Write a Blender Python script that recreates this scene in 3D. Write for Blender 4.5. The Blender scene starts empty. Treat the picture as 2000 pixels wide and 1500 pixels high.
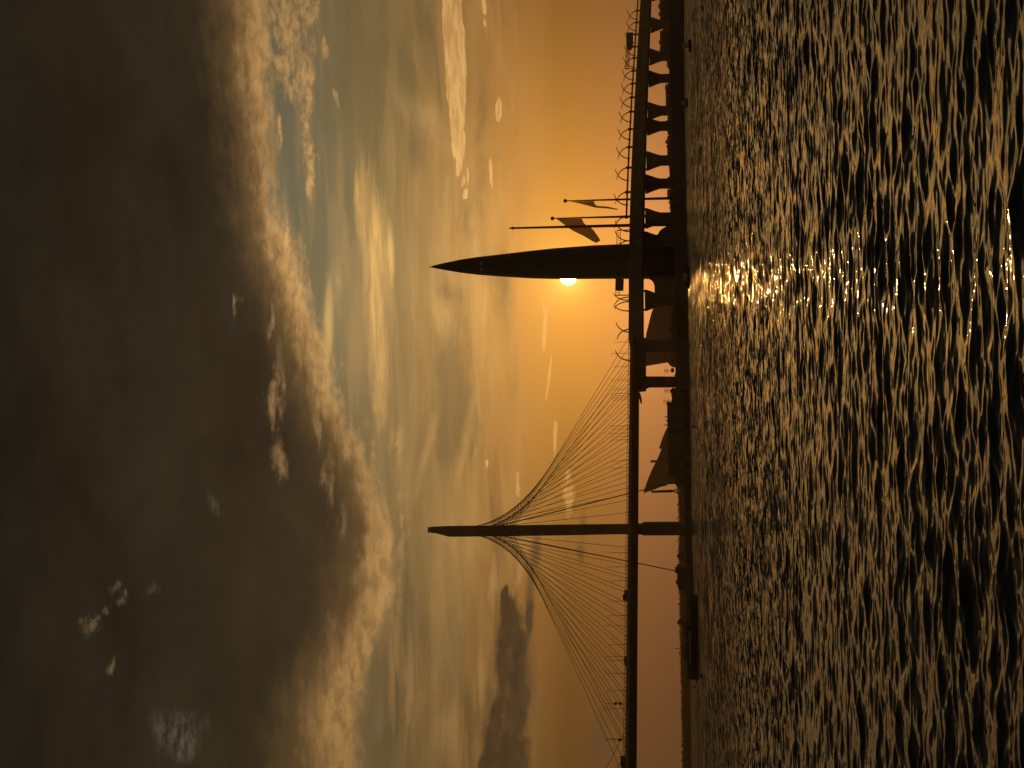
import bpy, bmesh, math, random
import numpy as np
from mathutils import Vector, Matrix
random.seed(7)
S = bpy.context.scene
COL = S.collection
# ------------------------------------------------------------------ camera
F = 3750.0            # focal length in photo pixels (photo 2000 x 1500, held on its side)
CAMZ = 3.0
HX = 1334.0           # column of the horizon in the middle row of the photo
PITCH = math.atan((HX - 1000) / F)
ROLL = 0.0165
Rt0 = Vector((1, 0, 0)); Fw = Vector((0, math.cos(PITCH), math.sin(PITCH))); Up0 = Vector((0, -math.sin(PITCH), math.cos(PITCH)))
Up = math.cos(ROLL) * Up0 + math.sin(ROLL) * Rt0
Rt = math.cos(ROLL) * Rt0 - math.sin(ROLL) * Up0
cam = bpy.data.cameras.new('camera'); camo = bpy.data.objects.new('camera', cam); COL.objects.link(camo)
cx, cy, cz = -Up, Rt, -Fw         # the phone was held sideways: up in the place is left in the picture
camo.matrix_world = Matrix(((cx.x, cy.x, cz.x, 0), (cx.y, cy.y, cz.y, 0), (cx.z, cy.z, cz.z, CAMZ), (0, 0, 0, 1)))
cam.sensor_width = 36; cam.sensor_fit = 'HORIZONTAL'; cam.lens = 36 * F / 2000
cam.clip_start = 0.5; cam.clip_end = 60000
S.camera = camo

def ray(px, py):
    return (Fw * F + Up * (1000 - px) + Rt * (750 - py)).normalized()
def at(px, py, D):
    d = ray(px, py); t = D / d.y
    return Vector((d.x * t, D, CAMZ + d.z * t))
def on_z(px, py, z):
    d = ray(px, py); t = (z - CAMZ) / d.z
    return Vector((d.x * t, d.y * t, z))
def sky(px, py):
    d = ray(px, py)
    return F * math.atan2(d.x, d.y), F * math.asin(d.z)

def lin(r, g, b, k=1.0):
    f = lambda c: (c / 12.92 if c <= 0.04045 else ((c + 0.055) / 1.055) ** 2.4)
    return (f(r / 255) * k, f(g / 255) * k, f(b / 255) * k, 1)

# ------------------------------------------------------------------ sun
SUN_PX = (1110, 540.0)
sd = ray(*SUN_PX)
SA, SE = sky(*SUN_PX)
sl = bpy.data.lights.new('sun', 'SUN'); slo = bpy.data.objects.new('sun', sl); COL.objects.link(slo)
sl.energy = 0.12; sl.angle = math.radians(0.55); sl.color = (1.0, 0.47, 0.11)
slo.rotation_euler = (-sd).to_track_quat('-Z', 'Y').to_euler()
S.view_settings.view_transform = 'Standard'; S.view_settings.look = 'None'
S.view_settings.exposure = 0; S.view_settings.gamma = 1

# ------------------------------------------------------------------ world
W = bpy.data.worlds.new('World'); S.world = W; W.use_nodes = True
nt = W.node_tree; nt.nodes.clear()
class N:
    """tiny node-math wrapper on one tree"""
    def __init__(s, tree): s.t = tree
    def new(s, ty, **kw):
        n = s.t.nodes.new(ty)
        for k, v in kw.items(): setattr(n, k, v)
        return n
    def put(s, sock, v):
        if isinstance(v, tuple) and hasattr(sock, 'default_value') and hasattr(sock.default_value, '__len__'): v = v[:len(sock.default_value)]
        if isinstance(v, bpy.types.NodeSocket): s.t.links.new(v, sock)
        else: sock.default_value = v
    def m(s, op, a, b=0.0, c=None, clamp=False):
        n = s.new('ShaderNodeMath', operation=op, use_clamp=clamp)
        s.put(n.inputs[0], a); s.put(n.inputs[1], b)
        if c is not None: s.put(n.inputs[2], c)
        return n.outputs[0]
    def v(s, op, a, b=None):
        n = s.new('ShaderNodeVectorMath', operation=op); s.put(n.inputs[0], a)
        if b is not None: s.put(n.inputs[1], b)
        return n.outputs['Value'] if op in ('LENGTH', 'DOT_PRODUCT') else n.outputs[0]
    def scale(s, a, k):
        n = s.new('ShaderNodeVectorMath', operation='SCALE'); s.put(n.inputs[0], a); s.put(n.inputs['Scale'], k); return n.outputs[0]
    def comb(s, x, y, z=0.0):
        n = s.new('ShaderNodeCombineXYZ'); s.put(n.inputs[0], x); s.put(n.inputs[1], y); s.put(n.inputs[2], z); return n.outputs[0]
    def noise(s, vec, sc=1.0, det=4, rough=0.55, dist=0.0, dim='3D'):
        n = s.new('ShaderNodeTexNoise', noise_dimensions=dim); s.put(n.inputs['Vector'], vec)
        n.inputs['Scale'].default_value = sc; n.inputs['Detail'].default_value = det
        n.inputs['Roughness'].default_value = rough; n.inputs['Distortion'].default_value = dist
        return n.outputs['Fac']
    def rng(s, x, a, b, c=0.0, d=1.0, smooth=True):
        n = s.new('ShaderNodeMapRange', interpolation_type='SMOOTHSTEP' if smooth else 'LINEAR')
        s.put(n.inputs['Value'], x); s.put(n.inputs['From Min'], a); s.put(n.inputs['From Max'], b)
        s.put(n.inputs['To Min'], c); s.put(n.inputs['To Max'], d)
        return n.outputs['Result']
    def ramp(s, x, stops):
        n = s.new('ShaderNodeValToRGB'); r = n.color_ramp
        while len(r.elements) < len(stops): r.elements.new(1.0)
        for e, (p, c) in zip(r.elements, sorted(stops, key=lambda q: q[0])): e.position = p; e.color = c
        s.put(n.inputs[0], x); return n.outputs[0]
    def curve(s, x, pts):
        n = s.new('ShaderNodeFloatCurve'); c = n.mapping.curves[0]
        pts = sorted(pts)
        c.points[0].location = pts[0]; c.points[1].location = pts[-1]
        for p in pts[1:-1]: c.points.new(*p)
        n.mapping.update(); s.put(n.inputs['Value'], x); return n.outputs[0]
    def mix(s, f, a, b, mode='MIX'):
        n = s.new('ShaderNodeMix', data_type='RGBA', blend_type=mode)
        s.put(n.inputs[0], f); s.put(n.inputs[6], a); s.put(n.inputs[7], b); return n.outputs[2]
w = N(nt)
tc = w.new('ShaderNodeTexCoord')
dirn = w.v('NORMALIZE', tc.outputs['Generated'])
sp = w.new('ShaderNodeSeparateXYZ'); w.put(sp.inputs[0], dirn)
A0 = w.m('MULTIPLY', w.m('ARCTAN2', sp.outputs[0], sp.outputs[1]), F)
E0 = w.m('MULTIPLY', w.m('ARCSINE', sp.outputs[2]), F)
P0 = w.comb(A0, E0)                                   # azimuth and height in the sky, in 1/3750 rad
# turbulent displacement of the cloud shapes
big = w.v('MULTIPLY', P0, (1 / 170, 1 / 85, 0)); mid = w.v('MULTIPLY', P0, (1 / 62, 1 / 26, 0)); fine = w.v('MULTIPLY', P0, (1 / 26, 1 / 13, 0))
nb = w.noise(big, 1, 2, 0.6); nb2 = w.noise(w.v('ADD', big, (11.3, 7.1, 0)), 1, 2, 0.6)
nm = w.noise(mid, 1, 5, 0.62); nm2 = w.noise(w.v('ADD', mid, (31.3, 17.1, 0)), 1, 5, 0.62)
nf = w.noise(fine, 1, 5, 0.65)
dx = w.m('ADD', w.m('MULTIPLY', w.m('SUBTRACT', nb, 0.5), 110), w.m('MULTIPLY', w.m('SUBTRACT', nm, 0.5), 70))
dy = w.m('ADD', w.m('MULTIPLY', w.m('SUBTRACT', nb2, 0.5), 50), w.m('MULTIPLY', w.m('SUBTRACT', nm2, 0.5), 42))
PW = w.v('ADD', P0, w.comb(dx, dy))                    # strongly torn
PS = w.v('ADD', P0, w.comb(w.m('MULTIPLY', dx, 0.5), w.m('MULTIPLY', dy, 0.18)))   # lightly torn
dA = w.m('SUBTRACT', A0, SA)
adA = w.m('SUBTRACT', w.m('SQRT', w.m('ADD', w.m('MULTIPLY', dA, dA), 110 ** 2)), 110)
Ep = w.m('MAXIMUM', E0, 0.0)
lat = w.m('EXPONENT', w.m('DIVIDE', w.m('MULTIPLY', adA, -1.0), w.m('ADD', w.m('MULTIPLY', w.m('MAXIMUM', w.m('SUBTRACT', Ep, 230), 0), 1.5), 275)))
lat = w.m('ADD', w.m('MULTIPLY', lat, 0.93), 0.06)
# clear evening sky
clear = w.ramp(w.m('DIVIDE', Ep, 1400), [(0, lin(230, 150, 84)), (.05, lin(244, 158, 84)), (.10, lin(250, 165, 74)), (.15, lin(246, 165, 62)), (.19, lin(236, 161, 68)),
        (.25, lin(210, 148, 72)), (.31, lin(184, 138, 74)), (.40, lin(146, 120, 72)), (.47, lin(126, 112, 76)), (.53, lin(108, 104, 79)), (.75, lin(80, 82, 74)), (1, lin(60, 62, 60))])
skyt = w.new('ShaderNodeTexSky', sky_type='NISHITA', sun_disc=False)
skyt.sun_elevation = math.asin(sd.z); skyt.sun_rotation = math.atan2(sd.x, sd.y); skyt.dust_density = 4
col = w.scale(clear, lat)
col = w.v('ADD', col, lin(56, 46, 36, .45))
rr = w.v('LENGTH', w.v('SUBTRACT', P0, (SA, SE, 0)))
glow = w.m('EXPONENT', w.m('MULTIPLY', rr, -1 / 100))
col = w.v('ADD', col, w.scale(lin(255, 176, 40, 0.22), glow))
glow2 = w.m('EXPONENT', w.m('MULTIPLY', rr, -1 / 22))
col = w.v('ADD', col, w.scale(lin(255, 200, 96, 1.5), glow2))
col = w.v('ADD', col, w.scale(skyt.outputs[0], 0.0005))
clat = w.m('ADD', w.m('MULTIPLY', w.m('EXPONENT', w.m('MULTIPLY', adA, -1 / 620)), 0.80), 0.16)

def blob(px, py, rx, ry, ang=0.0, soft=0.6, src=None):
    """soft ellipse centred on a place in the sky; rx across, ry in height, ang in degrees"""
    a, e = sky(px, py)
    d = w.v('SUBTRACT', src or PW, (a, e, 0))
    if ang:
        r = w.new('ShaderNodeVectorRotate', rotation_type='Z_AXIS'); w.put(r.inputs['Vector'], d); r.inputs['Angle'].default_value = math.radians(-ang); d = r.outputs[0]
    d = w.v('MULTIPLY', d, (1 / rx, 1 / ry, 0))
    return w.rng(w.v('LENGTH', d), 1.15, 1.15 - soft - 0.3)
def union(*bs):
    r = bs[0]
    for b in bs[1:]: r = w.m('MAXIMUM', r, b)
    return r
def over(col, mask, color): return w.mix(mask, col, color)
def mul(*xs):
    r = xs[0]
    for x in xs[1:]: r = w.m('MULTIPLY', r, x)
    return r

# thin high veil: long horizontal streaks
st = w.noise(w.v('MULTIPLY', PS, (1 / 420, 1 / 26, 0)), 1, 5, 0.6, 0.3)
st2 = w.noise(w.v('ADD', w.v('MULTIPLY', PS, (1 / 180, 1 / 13, 0)), (5, 3, 0)), 1, 4, 0.6, 0.4)
veil = mul(w.rng(st, .42, .68), w.rng(Ep, 230, 430), 0.50)
lit = w.scale(w.mix(w.rng(Ep, 330, 620), lin(232, 176, 98), lin(186, 149, 96)), clat)
dim = w.scale(lin(120, 100, 66), clat)
col = over(col, veil, lit)
dk = mul(w.rng(st2, .5, .7), w.rng(Ep, 320, 600), 0.16)
col = over(col, dk, w.scale(lin(130, 120, 90), lat))
wsp = w.noise(w.v('MULTIPLY', PS, (1 / 380, 1 / 80, 0)), 1, 5, .58, .5)
wsm = mul(w.rng(wsp, .50, .68), w.rng(Ep, 250, 380), w.rng(Ep, 760, 560))
col = over(col, mul(wsm, .6), lit)
col = over(col, mul(w.rng(wsp, .50, .34), w.rng(Ep, 260, 420), .55), w.scale(lin(124, 106, 68), w.m('ADD', lat, .06)))
# cirrus bank and other pale streaks
cir = union(blob(712, 410, 160, 26, 0, 1.0, PS), blob(735, 500, 200, 36, 1, .8, PS), blob(736, 600, 210, 30, -2, .9, PS), blob(746, 710, 160, 22, -3, 0.9, PS), blob(762, 500, 90, 10, 0, .7, PS), blob(640, 640, 130, 12, -4, .9, PS), blob(700, 380, 80, 10, 0, .9, PS))
cirm = mul(cir, w.rng(w.m('ADD', st2, w.m('MULTIPLY', cir, .36)), .44, .62))
col = over(col, mul(cirm, .92), w.scale(w.mix(w.rng(st2, .4, .66), lin(210, 162, 98), lin(248, 196, 110)), w.m('ADD', clat, .03)))
cir2 = union(blob(818, 230, 130, 38, 40, 1.1), blob(930, 500, 260, 16, 1, 1.1, PS), blob(945, 620, 150, 10, -4, 1.1, PS), blob(905, 880, 210, 15, -13, 1.1, PS),
             blob(830, 900, 140, 14, -16, 1.1, PS), blob(862, 600, 90, 30, 30, 1.2), blob(880, 1060, 200, 60, 0, 1.2), blob(640, 640, 160, 16, -4, 1.1, PS), blob(660, 560, 120, 12, 0, 1.1, PS))
col = over(col, mul(cir2, w.rng(nm, .3, .7, .35, .8)), w.scale(w.mix(w.rng(Ep, 330, 620), lin(240, 184, 104), lin(200, 165, 105)), clat))
# long streaky bank in the lower left of the sky
cir3 = union(blob(880, 1440, 120, 42, 0, .9), blob(940, 1330, 90, 12, 0, .8, PS), blob(958, 1130, 70, 16, 0, .9), blob(745, 1150, 200, 22, -1, 1.0), blob(800, 1350, 190, 30, 0, 1.1),
             blob(770, 1300, 220, 20, 0, 1.1, PS), blob(1010, 1120, 60, 14, 0, 1.0))
cm3 = mul(cir3, w.rng(w.m('ADD', st2, w.m('MULTIPLY', cir3, .22)), .46, .66))
col = over(col, mul(cm3, .7), w.scale(lin(232, 176, 108), clat))
# crisp bright bar on the right with its fragments, and the little clouds
bar = union(blob(884, 40, 260, 19, 0, .0, PS), blob(891, 130, 120, 20, -2, .0, PS), blob(893, 225, 84, 14, -4, .05, PS), blob(899, 296, 50, 8, -8, .1, PS), blob(905, 352, 15, 3.5, -12, .1, PS), blob(909, 376, 15, 4, -14, .1, PS),
            blob(974, 206, 30, 7, 0, .05, PS), blob(960, 330, 22, 3.5, -3, .1, PS), blob(960, 358, 14, 3, 6, .2, PS), blob(945, 12, 16, 5, 0, .1, PS), blob(946, 46, 8, 3, 0, .2, PS), blob(914, 338, 20, 2.0, -3, .3, PS),
            blob(952, 917, 13, 5, 0, .9, PS))
bar = mul(w.rng(bar, 0, .3), w.rng(w.m('ADD', bar, w.m('MULTIPLY', w.m('SUBTRACT', nf, .5), 1.9)), .28, .78))
barc = w.mix(w.rng(w.noise(w.v('MULTIPLY', PS, (1 / 60, 1 / 7, 0)), 1, 4, .6), .38, .62), lin(226, 166, 94), lin(255, 198, 120))
col = over(col, mul(bar, .88), w.scale(barc, w.m('ADD', clat, .10)))
low = union(blob(1064, 640, 62, 6, -6, .6, PS), blob(1070, 740, 70, 4, -7, .6, PS), blob(1085, 850, 60, 6, -3, .8, PS), blob(1012, 945, 36, 8, 0, .9, PS), blob(1062, 600, 30, 2.5, 0, .6, PS), blob(1083, 590, 30, 2, 0, .6, PS), blob(1110, 960, 70, 20, 0, 1.0, PS))
low = mul(w.rng(low, 0, .4), w.rng(w.m('ADD', low, w.m('MULTIPLY', w.m('SUBTRACT', nf, .5), 1.6)), .34, .80))
col = over(col, mul(low, .62), w.scale(lin(255, 190, 100), w.m('ADD', clat, .08)))
# broken tan clouds below the dark bank on the right
brk = union(blob(560, 80, 180, 34, 2, .7), blob(596, 190, 150, 26, -4, .7), blob(604, 320, 90, 14, -4, .7), blob(632, 90, 34, 14, 0, .7), blob(592, 10, 110, 24, 0, .7), blob(664, 180, 30, 7, 0, .8), blob(545, 250, 60, 8, 0, .9, PS), blob(558, 470, 70, 12, 0, .8))
bm_ = mul(w.rng(brk, 0, .35), w.rng(w.m('ADD', brk, w.m('MULTIPLY', w.m('SUBTRACT', w.m('ADD', nm, nf), 1.0), 1.1)), .26, 1.05))
bcol = w.mix(w.rng(nf, .32, .62), lin(166, 130, 84), lin(236, 184, 112))
col = over(col, mul(bm_, .85), w.scale(bcol, clat))
bits = union(blob(780, 860, 60, 22, 0, .8), blob(790, 1000, 80, 14, 0, .8), blob(720, 860, 60, 20, 0, .9), blob(740, 790, 50, 14, 0, .9))
col = over(col, mul(bits, w.rng(w.m('ADD', nf, w.m('MULTIPLY', nm, .4)), .66, .80), .7), w.scale(lin(226, 172, 104), clat))

# the great dark bank: inner (dark) edge and outer (sunlit) edge as functions of azimuth
def edge(pts, lo, hi):
    out = []
    for px, py in pts:
        a, e = sky(px, py); out.append(((a + 900) / 1800, e / 1400))
    return [(0.0, lo / 1400)] + sorted(out) + [(1.0, hi / 1400)]
tA = w.m('DIVIDE', w.m('ADD', A0, 900), 1800)
inner = w.m('MULTIPLY', w.curve(tA, edge([(462, 10), (470, 120), (488, 220), (500, 320), (512, 420), (530, 500), (548, 560), (572, 620), (592, 690), (615, 760), (650, 830), (680, 890), (706, 970), (712, 1040), (700, 1110), (690, 1180), (668, 1240), (628, 1310), (598, 1400), (586, 1490)], 745, 880)), 1400)
outer = w.m('MULTIPLY', w.curve(tA, edge([(528, 10), (528, 120), (532, 220), (534, 320), (545, 400), (560, 450), (585, 500), (595, 560), (612, 620), (640, 690), (655, 760), (688, 830), (716, 890), (752, 970), (772, 1040), (780, 1110), (770, 1180), (735, 1240), (716, 1310), (712, 1400), (712, 1490)], 610, 805)), 1400)
tear = w.m('ADD', w.m('MULTIPLY', w.m('SUBTRACT', nm, .5), 62), w.m('ADD', w.m('MULTIPLY', w.m('SUBTRACT', nf, .5), 40), w.m('MULTIPLY', w.m('SUBTRACT', nb, .5), 50)))
so = w.m('ADD', w.m('SUBTRACT', E0, outer), tear)
si = w.m('ADD', w.m('SUBTRACT', E0, inner), w.m('MULTIPLY', tear, 1.0))
rim = w.rng(so, -14, 26)
puff = w.noise(w.v('MULTIPLY', PW, (1 / 46, 1 / 20, 0)), 1, 5, .6)
rimc = w.mix(w.rng(puff, .30, .66), lin(188, 144, 88), lin(240, 184, 110))
rimc = w.mix(w.rng(si, -50, 26), rimc, lin(118, 90, 54))
col = over(col, mul(rim, .95), w.scale(rimc, w.m('ADD', clat, .04)))
deckc = w.ramp(w.m('DIVIDE', Ep, 5600), [(0.105, lin(66, 55, 37)), (0.15, lin(50, 42, 29)), (.19, lin(44, 37, 26)), (.235, lin(33, 29, 21)), (.28, lin(30, 28, 22)), (.5, lin(24, 25, 24)), (1, lin(20, 22, 24))])
soft = w.noise(w.v('MULTIPLY', PS, (1 / 330, 1 / 150, 0)), 1, 3, .55)
deckc = w.scale(deckc, w.m('MULTIPLY', w.rng(soft, .25, .75, .70, 1.28, False), w.rng(nm, .2, .8, .88, 1.12, False)))
deckc = w.mix(w.rng(w.m('ADD', si, w.m('MULTIPLY', w.m('SUBTRACT', nm2, .5), 70)), 100, -10), deckc, lin(90, 70, 43))
deck = w.rng(si, -20, 60)
col = over(col, deck, deckc)
# paler wisps inside the bank
wb = union(blob(538, 760, 150, 26, -2, .9), blob(545, 890, 90, 24, 0, .9), blob(525, 640, 60, 12, -10, 1.0), blob(466, 590, 40, 12, 0, .9), blob(640, 940, 90, 16, -6, 1.0), blob(665, 1020, 70, 14, -6, .9), blob(620, 850, 60, 10, 0, 1.0), blob(602, 1370, 130, 44, 0, 1.1), blob(650, 1260, 100, 26, 0, 1.1))
wm = mul(w.rng(wb, 0, .35), w.rng(w.m('ADD', wb, w.m('MULTIPLY', w.m('SUBTRACT', w.m('ADD', nm, nf), 1.0), 1.8)), .15, 1.7))
col = over(col, mul(wm, .85), w.scale(lin(190, 148, 98), clat))
wc = union(blob(178, 1222, 24, 17, 0, .8), blob(207, 1207, 16, 13, 0, .7), blob(238, 1186, 17, 16, 0, .7), blob(232, 1155, 24, 22, 0, 1.1), blob(214, 1298, 24, 12, 0, .9))
col = over(col, mul(wc, w.rng(nf, .38, .66), .55), lin(150, 126, 88))
wd = union(blob(360, 1438, 62, 46, 0, .9), blob(330, 1425, 44, 40, 0, 1.1), blob(414, 984, 28, 12, 0, 1.2), blob(300, 1160, 30, 18, 0, 1.2))
col = over(col, mul(wd, w.rng(w.m('ADD', nm2, w.m('MULTIPLY', w.m('SUBTRACT', nf, .5), .8)), .34, .70), .60), lin(116, 111, 92))
# low dark clouds at the left
lowd = union(blob(1000, 1290, 160, 36, 0, .3, PS), blob(988, 1480, 130, 56, 0, .3, PS), blob(986, 1185, 44, 13, 0, .3, PS), blob(990, 1440, 130, 44, -3, .3, PS), blob(958, 1520, 80, 30, 0, .3, PS), blob(1012, 1380, 110, 26, 0, .4, PS), blob(1034, 1210, 60, 10, -3, .6, PS))
jag = mul(w.rng(lowd, 0, .4), w.rng(w.m('ADD', lowd, w.m('ADD', w.m('MULTIPLY', w.m('SUBTRACT', nf, .5), 1.3), w.m('MULTIPLY', w.m('SUBTRACT', nm2, .5), 1.0))), .15, .98))
col = over(col, mul(jag, .93), w.scale(w.mix(w.rng(nm, .3, .7), lin(56, 43, 28), lin(74, 58, 36)), 1.0))
smear = union(blob(1036, 1180, 120, 12, -3, .7, PS), blob(1046, 1075, 50, 15, -4, .7, PS), blob(1134, 1085, 36, 11, 0, .9, PS), blob(1170, 1450, 100, 26, -8, 1.0, PS), blob(1030, 1330, 120, 22, 0, 1.0, PS), blob(1140, 1030, 40, 10, 0, 1.1, PS))
col = over(col, mul(smear, .74), lin(84, 64, 42))
col = over(col, mul(union(blob(985, 560, 160, 22, 0, 1.1), blob(880, 560, 50, 22, 30, 1.1), blob(885, 1270, 150, 26, 0, 1.1, PS), blob(775, 1070, 110, 16, 0, 1.0, PS), blob(740, 1400, 60, 14, 0, 1., PS)), .55), lin(116, 100, 66))
# the sun itself
disc = w.rng(w.m('MULTIPLY', rr, -1.0), -17.2, -15.0)
col = w.v('ADD', col, w.scale((30.0, 22.0, 12.0), disc))
col = w.scale(col, w.curve(w.m('DIVIDE', Ep, 1400), [(0, .625), (.08, .62), (.16, .595), (.31, .54), (.5, .5), (1, .5)]))
bg = w.new('ShaderNodeBackground'); w.put(bg.inputs[0], w.scale(col, 2.0)); bg.inputs[1].default_value = 1.0
W.cycles.sampling_method = 'MANUAL'; W.cycles.sample_map_resolution = 256
S.cycles.max_bounces = 4; S.cycles.diffuse_bounces = 1; S.cycles.glossy_bounces = 2; S.cycles.transmission_bounces = 2
wo = w.new('ShaderNodeOutputWorld'); nt.links.new(bg.outputs[0], wo.inputs[0])

# ------------------------------------------------------------------ materials
def mat(name, c, rough=0.8, metal=0.0, var=0.25, sc=0.6, spec=0.3, transl=None):
    m = bpy.data.materials.new(name); m.use_nodes = True
    k = N(m.node_tree); b = m.node_tree.nodes['Principled BSDF']
    t = k.new('ShaderNodeTexCoord')
    f = k.noise(t.outputs['Object'], sc, 6, .6)
    cc = k.mix(k.rng(f, .3, .7), tuple(x * (1 - var) for x in c[:3]) + (1,), tuple(min(1, x * (1 + var)) for x in c[:3]) + (1,))
    k.put(b.inputs['Base Color'], cc); b.inputs['Roughness'].default_value = rough
    b.inputs['Metallic'].default_value = metal; b.inputs['Specular IOR Level'].default_value = spec
    if transl:
        tr = k.new('ShaderNodeBsdfTranslucent'); k.put(tr.inputs[0], transl)
        mx = k.new('ShaderNodeMixShader'); mx.inputs[0].default_value = .85
        o = m.node_tree.nodes['Material Output']
        m.node_tree.links.new(b.outputs[0], mx.inputs[1]); m.node_tree.links.new(tr.outputs[0], mx.inputs[2]); m2 = k.new('ShaderNodeMixShader'); m2.inputs[0].default_value = .05; tp = k.new('ShaderNodeBsdfTransparent')   # thin open weave
        m.node_tree.links.new(mx.outputs[0], m2.inputs[1]); m.node_tree.links.new(tp.outputs[0], m2.inputs[2]); m.node_tree.links.new(m2.outputs[0], o.inputs[0])
    return m
M = dict(
    concrete=mat('concrete', (.24, .22, .19), .85, sc=.15), pale=mat('pale_concrete', (.32, .30, .26), .8, sc=.3),
    steel=mat('painted_steel', (.16, .15, .14), .5, .3), cable=mat('cable_sheath', (.22, .17, .11), .55),
    glass=mat('dark_glass_cladding', (.05, .045, .04), .25, .0, sc=.05, spec=.5), trim=mat('light_trim', (.5, .48, .42), .5),
    earth=mat('earth', (.10, .085, .06), .95, sc=.05), stone=mat('quay_stone', (.14, .125, .10), .9, sc=.3),
    roof=mat('metal_roof', (.20, .17, .14), .5, .2, sc=.1), wall=mat('building_wall', (.22, .19, .15), .85, sc=.1),
    leaf=mat('foliage', (.055, .065, .028), .8, var=.5, sc=.2), bark=mat('bark', (.07, .05, .035), .9),
    hull=mat('dark_hull_paint', (.05, .05, .055), .5), white=mat('white_paint', (.6, .58, .54), .5), rust=mat('rusted_steel', (.14, .07, .04), .8),
    window=mat('window_glass', (.03, .035, .04), .1, spec=.6), sign=mat('sign_back_metal', (.18, .18, .17), .5, .4),
    red=mat('red_flag_cloth', (.35, .12, .08), .8, var=.5, sc=.25, transl=(.66, .24, .14, 1)), green=mat('green_flag_cloth', (.22, .26, .16), .8, transl=(.6, .62, .4, 1)),
    pole=mat('flagpole_paint', (.26, .10, .07), .45), ball=mat('brass_ball', (.4, .24, .08), .35, .8), rubber=mat('tyre_rubber', (.03, .03, .03), .8))

# ------------------------------------------------------------------ mesh helpers
class MB:
    def __init__(s): s.v = []; s.f = []
    def quadloft(s, rings, cap=True, closed=True):
        n = len(rings[0]); b = len(s.v)
        for r in rings: s.v.extend([tuple(p) for p in r])
        for i in range(len(rings) - 1):
            for j in range(n if closed else n - 1):
                k = (j + 1) % n
                s.f.append((b + i * n + j, b + i * n + k, b + (i + 1) * n + k, b + (i + 1) * n + j))
        if cap:
            s.f.append(tuple(b + j for j in reversed(range(n)))); s.f.append(tuple(b + (len(rings) - 1) * n + j for j in range(n)))
        return s
    def box(s, c, d, ax=None):
        """box centred at c with full size d, local x axis ax (in plan)"""
        c = Vector(c); ux = Vector(ax).normalized() if ax is not None else Vector((1, 0, 0)); uy = Vector((-ux.y, ux.x, 0))
        r = [[c + ux * (sx * d[0] / 2) + uy * (sy * d[1] / 2) + Vector((0, 0, z * d[2] / 2)) for sx, sy in ((-1, -1), (1, -1), (1, 1), (-1, 1))] for z in (-1, 1)]
        return s.quadloft(r)
    def tube(s, pts, rad, n=6):
        pts = [Vector(p) for p in pts]; rings = []
        rad = rad if isinstance(rad, (list, tuple)) else [rad] * len(pts)
        for i, p in enumerate(pts):
            d = (pts[min(i + 1, len(pts) - 1)] - pts[max(i - 1, 0)]).normalized()
            u = d.orthogonal().normalized() if abs(d.z) < .99 else Vector((1, 0, 0)); u = (Vector((0, 0, 1)).cross(d).normalized() if abs(d.z) < .99 else u)
            v = d.cross(u)
            rings.append([p + (u * math.cos(2 * math.pi * k / n) + v * math.sin(2 * math.pi * k / n)) * rad[i] for k in range(n)])
        return s.quadloft(rings)
    def prism(s, pts, off):
        """closed outline pts (world) extruded by the vector off"""
        off = Vector(off); return s.quadloft([pts, [Vector(p) + off for p in pts]])
    def ball(s, c, r, n=10, m=7, zs=1):
        c = Vector(c); rings = []
        for i in range(m + 1):
            t = math.pi * i / m; q = max(math.sin(t), .01)
            rings.append([c + Vector((r * q * math.cos(2 * math.pi * k / n), r * q * math.sin(2 * math.pi * k / n), -r * zs * math.cos(t))) for k in range(n)])
        return s.quadloft(rings)
    def build(s, name, m, parent=None, smooth=False, origin=None):
        me = bpy.data.meshes.new(name); o0 = Vector(origin) if origin is not None else Vector((0, 0, 0))
        base = parent.matrix_world.translation if parent is not None and origin is None else o0
        if parent is not None and origin is None: base = ORG.get(parent.name, Vector((0, 0, 0)))
        me.from_pydata([tuple(Vector(p) - base) for p in s.v], [], s.f)
        bm = bmesh.new(); bm.from_mesh(me); bmesh.ops.recalc_face_normals(bm, faces=bm.faces); bm.to_mesh(me); bm.free()
        me.materials.append(m)
        if smooth: me.polygons.foreach_set('use_smooth', [True] * len(me.polygons))
        o = bpy.data.objects.new(name, me); COL.objects.link(o)
        if parent is not None:
            o.parent = parent; ORG[o.name] = base       # children sit in their thing's frame
        else:
            o.location = base; ORG[o.name] = base
        return o
ORG = {}
def thing(name, label, cat, loc, group=None):
    o = bpy.data.objects.new(name, None); COL.objects.link(o); o.location = loc; ORG[o.name] = Vector(loc)
    o['label'] = label; o['category'] = cat
    if group: o['group'] = group
    return o
def tag(o, label, cat, group=None, kind=None):
    o['label'] = label; o['category'] = cat
    if group: o['group'] = group
    if kind: o['kind'] = kind
    return o
def structure(o): o['kind'] = 'structure'; return o
def copy_thing(root, loc, label, group):
    r = root.copy(); COL.objects.link(r); r.location = loc; r['label'] = label; r['group'] = group; ORG[r.name] = Vector(loc)
    for ch in list(root.children):
        c = ch.copy(); COL.objects.link(c); c.parent = r
        for g in list(ch.children):
            d = g.copy(); COL.objects.link(d); d.parent = c
    return r

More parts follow.
